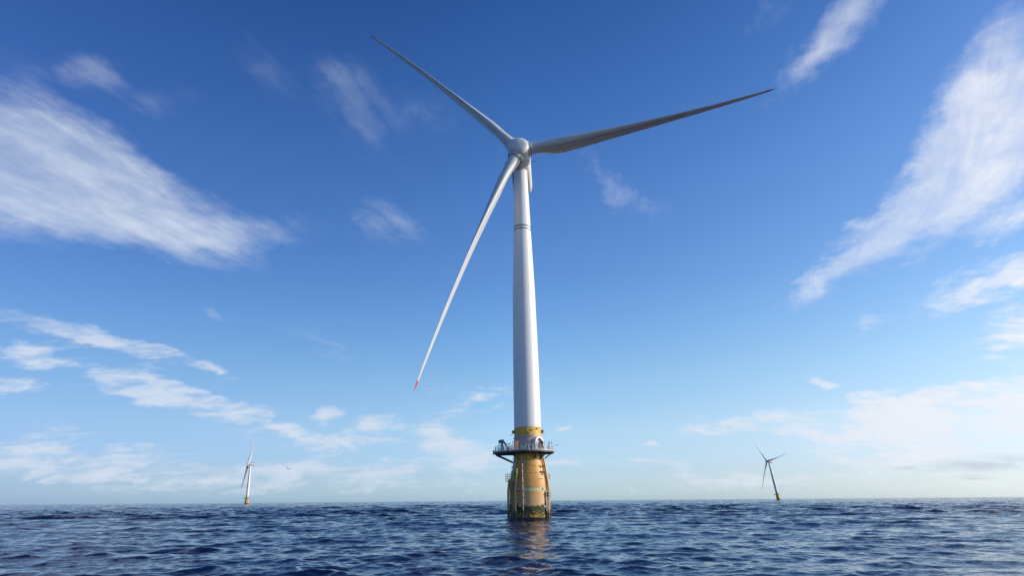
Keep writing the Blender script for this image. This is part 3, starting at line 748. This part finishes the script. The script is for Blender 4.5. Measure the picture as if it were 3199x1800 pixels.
        nrm = Vector((math.cos(R(ad)), math.sin(R(ad)), 0)); t_ = Vector((-nrm.y, nrm.x, 0)); oc = polar(ad, 15, -.22)
        arch = MB(); N_ = 28; w_o_, w_i, ztop_ = 1.42, .98, 16.85; dep = .75
        def loop(w):
            L_ = [(-w, DZ+.02), (-w, ztop_)]+[(-w*math.cos(math.pi*i/N_), ztop_+w*math.sin(math.pi*i/N_)) for i in range(1, N_)]+[(w, ztop_), (w, DZ+.02)]
            return L_
        Lo, Li = loop(w_o_), loop(w_i)
        vs = []
        for dd in (0, dep):
            for Lq in (Lo, Li):
                for (x_, z_) in Lq: 
                    p = oc+t_*x_+nrm*dd; p.z = z_; vs.append(p)
        kk = len(Lo); fs = []
        for i in range(kk-1):
            o0, i0, o1, i1 = i, kk+i, 2*kk+i, 3*kk+i
            fs += [(o0, o1, o1+1, o0+1), (i0, i0+1, i1+1, i1), (o1, i1, i1+1, o1+1), (o0, o0+1, i0+1, i0)]
        fs += [(0, kk, 3*kk, 2*kk), (kk-1, 3*kk-1, 4*kk-1, 2*kk-1)[::-1]]
        arch.add(vs, fs)
        door = part('door_arch', arch, 'white')
        rc = MB(); vs = []
        for (x_, z_) in loop(w_i-.01): p = oc+t_*x_+nrm*.26; p.z = z_; vs.append(p)
        rc.add(vs, [tuple(range(len(vs)))]); rc.add([v_-nrm*.04 for v_ in vs], [tuple(range(len(vs)))[::-1]])
        link('door_panel', rc.mesh('door_panel', False), M['inner'], door)
        dl = MB(); hx = oc+nrm*.3+t_*w_i*.92; ca = Matrix.Rotation(R(ad+38), 3, 'Z')
        dl.box(hx+nrm*.42+Vector((0, 0, 16.1-15)), (.95, .08, 2.1), R(ad-15)); link('door_leaf', dl.mesh('door_leaf', False), M['dark'], door)
        # ---------------- deck furniture (all fixed to the platform)
        def on(x_, y_): return Vector((x_, y_, DZ))
        cz = lambda x_, y_, h_: Vector((x_, y_, DZ+h_/2))
        sub('cabinet', MB().box(cz(-2.9, -3.4, 2.3), (1.0, .5, 2.3), R(25)), 'rust', sm=False)
        sub('cabinet', MB().box(cz(-4.4, -3.9, 1.0), (.9, .6, 1.0), R(20)), 'cabinet', sm=False)
        sub('cabinet', MB().box(cz(1.2, -5.0, .95), (.9, .5, .95)), 'cabinet', sm=False)
        sub('cabinet', MB().box(cz(-2.6, -4.9, 1.0), (.8, .5, 1.0)), 'cabinet', sm=False)
        sub('storage_box', MB().box(cz(.75, -4.4, 1.3), (.5, .35, .3)), 'blue', sm=False)
        sub('yellow_valve', MB().tube([on(1.95, -4.6), on(1.95, -4.6)+Vector((0, 0, 1.7))], .13, 10).tube([on(1.7, -4.6)+Vector((0, 0, 1.1)), on(2.2, -4.6)+Vector((0, 0, 1.1))], .1, 8).tube([on(1.95, -4.6)+Vector((0, 0, 1.7)), on(2.0, -4.4)+Vector((0, 0, 2.1))], .07, 8), 'yellow_pipe')
        sub('gas_bottle', MB().rev([(DZ, .18), (DZ+1.0, .18), (DZ+1.15, .08), (DZ+1.25, .05)], 16, c=(4.75, -3.6, 0)), 'yellow_pipe')
        sub('orange_box', MB().box(cz(3.2, -4.9, .7), (.6, .45, .7), .3), 'orange', sm=False)
        sub('orange_box', MB().box(cz(2.6, -5.2, .6), (.45, .4, .6), .2), 'orange', sm=False)
        sub('white_box', MB().box(cz(5.1, -2.6, .8), (.7, .6, .8), .7), 'white', sm=False)
        sub('white_box', MB().box(cz(-6.3, -1.5, 1.3), (.9, .7, 1.3)), 'white', sm=False)
        sub('white_box', MB().box(cz(-4.9, -2.7, .8), (.6, .5, .8), .4), 'white', sm=False)
        sub('light_post', MB().tube([on(5.0, -3.2), on(5.0, -3.2)+Vector((0, 0, 1.9))], .05, 8).rev([(DZ+1.6, .12), (DZ+2.0, .12)], 10, c=(5.0, -3.2, 0)), 'dark')
        for (x_, y_, h_) in ((5.7, -1.6, 2.7), (5.0, -1.2, 2.4)):
            sub('antenna', MB().tube([on(x_, y_), on(x_-.08, y_)+Vector((0, 0, h_))], .05, 8, r2=.02).tube([on(x_, y_)+Vector((0, 0, h_*.55)), on(x_, y_)+Vector((0, 0, h_*.78))], .09, 8), 'dark')
        sub('floodlight', MB().tube([on(-3.7, -3.3), on(-3.7, -3.3)+Vector((0, 0, 2.0))], .04, 8).box(on(-3.7, -3.3)+Vector((0, 0, 2.1)), (.18, .22, .3)), 'dark')
        sub('floodlight', MB().tube([on(6.3, -.5)+Vector((0, 0, 1.2)), on(7.1, -.6)+Vector((0, 0, 1.5))], .03, 6).box(on(7.1, -.6)+Vector((0, 0, 1.5)), (.25, .2, .14)), 'dark')
        sub('lamp_cluster', MB().tube([polar(-150, 16.8, 0), polar(-150, 17.1, .5)], .05, 6).box(polar(-150, 17.1, .5), (.25, .25, .25)).tube([polar(-152, 17.8, 0), polar(-152, 17.7, .45)], .05, 6), 'dark')
        sub('lamp_cluster', MB().tube([polar(-12, 17.0, 0), polar(-12, 17.0, .6)], .05, 6).box(polar(-12, 16.8, .55), (.3, .3, .7)), 'cabinet')
        sub('life_buoy_frame', MB().tube([on(-1.9+.3*math.cos(q*math.pi/6), -5.9)+Vector((0, 0, .8+.3*math.sin(q*math.pi/6))) for q in range(12)], .06, 6, closed=True), 'orange')
        # left wing: side box and light
        sub('end_box', MB().box((-8.35, -1.6, DZ-.1), (.42, .8, .95)), 'inner', sm=False)
        # conduits tangled along the deck
        rnd = random.Random(4)
        for i in range(9):
            x_ = rnd.uniform(-8, -3.6); y_ = rnd.uniform(-2.8, -1.2) if x_ < -5.6 else -4.2
            sub('frame_post', MB().tube([on(x_, y_), on(x_+rnd.uniform(-.4, .4), y_)+Vector((0, 0, rnd.uniform(.8, 1.5))), on(x_+rnd.uniform(-.9, .9), y_)+Vector((0, 0, rnd.uniform(.3, 1.4)))], .055, 6), 'galv')
        # crane
        cb_ = on(-6.35, -1.0); KX = .72
        cr = part('crane', MB().rev([(DZ, .45), (DZ+.3, .45), (DZ+.35, .26), (DZ+2.0, .24), (DZ+2.05, .38), (DZ+2.3, .38)], 16, c=(cb_.x, cb_.y, 0)), 'crane')
        z3 = Vector((0, 0, 1))
        hd = cb_+z3*2.5+Vector((-0.180, 0, 0))
        link('boom', MB().box(hd+Vector((0.108, 0, .15)), (1.0, .42, .55), M_=Matrix.Rotation(R(-12), 3, 'Y')).box(hd+Vector((-0.396, 0, -.05)), (.45, .34, .7), M_=Matrix.Rotation(R(-30), 3, 'Y')).tube([hd+Vector((0.504, 0, .1)), cb_+Vector((1.260, 0, 1.2))], .22, 8).tube([cb_+z3*1.9+Vector((0.000, .1, 0)), hd+Vector((0.288, .1, 0))], .13, 8).mesh('boom', True, 30), M['crane'], cr)
        link('ram', MB().tube([cb_+z3*.9+Vector((0.072, -.25, 0)), hd+Vector((0.540, -.25, -.2))], .08, 8).tube([cb_+Vector((1.260, 0, 1.2)), cb_+Vector((1.080, 0, 0.1))], .12, 8).mesh('ram'), M['galv'], cr)
        link('jib', MB().tube([cb_+Vector((0.864, 0, 1.75)), cb_+Vector((2.088, 0, 2.05))], .09, 8).tube([cb_+Vector((-0.720, -.2, .1)), cb_+Vector((-1.080, -.2, 1.4)), cb_+Vector((-0.144, -.2, 1.7))], .08, 8).mesh('jib'), M['crane'], cr)
        link('hook', MB().tube([hd+Vector((-0.540, 0, -.2)), hd+Vector((-0.518, 0, -.75))], .10, 8).mesh('hook'), M['dark'], cr)
        # sign
        sgx, sgy = -1.22, -6.3
        sg = sub('name_sign', MB().box((sgx, sgy, DZ+.82), (1.1, .05, 1.34)), 'sign', sm=False)
        for body, zc, sz in (('HS', DZ+.98, .64), ('2', DZ+.36, .64)):
            cu = bpy.data.curves.new('lettering', 'FONT'); cu.body = body; cu.size = sz; cu.align_x = 'CENTER'; cu.extrude = .008; cu.offset = .012
            tmp = bpy.data.objects.new('tmp', cu); COL.objects.link(tmp)
            dg = bpy.context.evaluated_depsgraph_get(); me = bpy.data.meshes.new_from_object(tmp.evaluated_get(dg))
            bpy.data.objects.remove(tmp); me.materials.clear()
            link('lettering', me, M['black'], sg, Matrix.Translation((sgx, sgy-.030, zc)) @ Matrix.Rotation(R(90), 4, 'X'))
    return root
turbine('nearest and largest white wind turbine on a yellow floating base marked HS 2', (3.80, 136.3, 0), (-.0102, .004), -.0854, .150, .2154, main=True)
turbine('small distant white turbine left of the big one, rotor nearly edge-on', (-682.7, 1479.2, 0), (-.0547, -.0253), -1.1654, R(6), 1.9655, ov=6)
turbine('small distant turbine right of the big one, its three dark blades spread open', (695.3, 1517.4, 0), (-.0736, .0338), -1.2565, R(6), .1909, ov=6)

# ------------------------------------------------------------------ gull
def gull():
    d = ray(899.5, 1466); c = Vector((0, 0, HC))+d*138
    root = bpy.data.objects.new('seagull', None); COL.objects.link(root); root.location = c; root.rotation_euler = (0, 0, R(28)); root.scale = (1.15,)*3
    tag(root, 'dark gull gliding with bent wings low in the sky right of the left turbine', 'bird')
    b = MB().rev([(-.30, .01), (-.26, .035), (-.18, .05), (-.05, .085), (.08, .09), (.2, .06), (.27, .05), (.32, .045), (.37, .02), (.42, .006)], 14, 'Y')
    # tail
    b.add([(-.03, -.22, .01), (.03, -.22, .01), (.09, -.40, .015), (-.09, -.40, .015), (-.03, -.22, -.01), (.03, -.22, -.01), (.09, -.40, 0), (-.09, -.40, 0)], [(0, 1, 2, 3), (7, 6, 5, 4), (0, 4, 5, 1), (2, 6, 7, 3), (1, 5, 6, 2), (3, 7, 4, 0)])
    link('body', b.mesh('body'), M['gull'], root)
    for pts_ in ([(0, 0, .02), (-.06, .03, .12), (-.14, .06, .30), (-.24, .07, .39), (-.38, .03, .405), (-.56, -.06, .37)],
                 [(0, 0, .02), (.14, .03, .05), (.30, .06, .10), (.42, .07, .155), (.55, .03, .08), (.68, -.06, -.03)]):
        w = MB(); ch = [.17, .2, .21, .2, .15, .03]; th = [.07, .07, .065, .06, .05, .012]
        for i, p in enumerate(pts_):
            for (u, v) in ((.45, 0), (.2, .5), (-.2, .35), (-.55, 0), (-.2, -.3), (.2, -.5)):
                w.v.append((p[0], p[1]+u*ch[i]*1.3, p[2]+v*th[i]))
        for i in range(5):
            for j in range(6): w.f.append((i*6+j, i*6+(j+1) % 6, (i+1)*6+(j+1) % 6, (i+1)*6+j))
        w.f.append(tuple(range(6))); w.f.append(tuple(range(30, 36)))
        link('wing', w.mesh('wing'), M['gull_dark'], root)
gull()
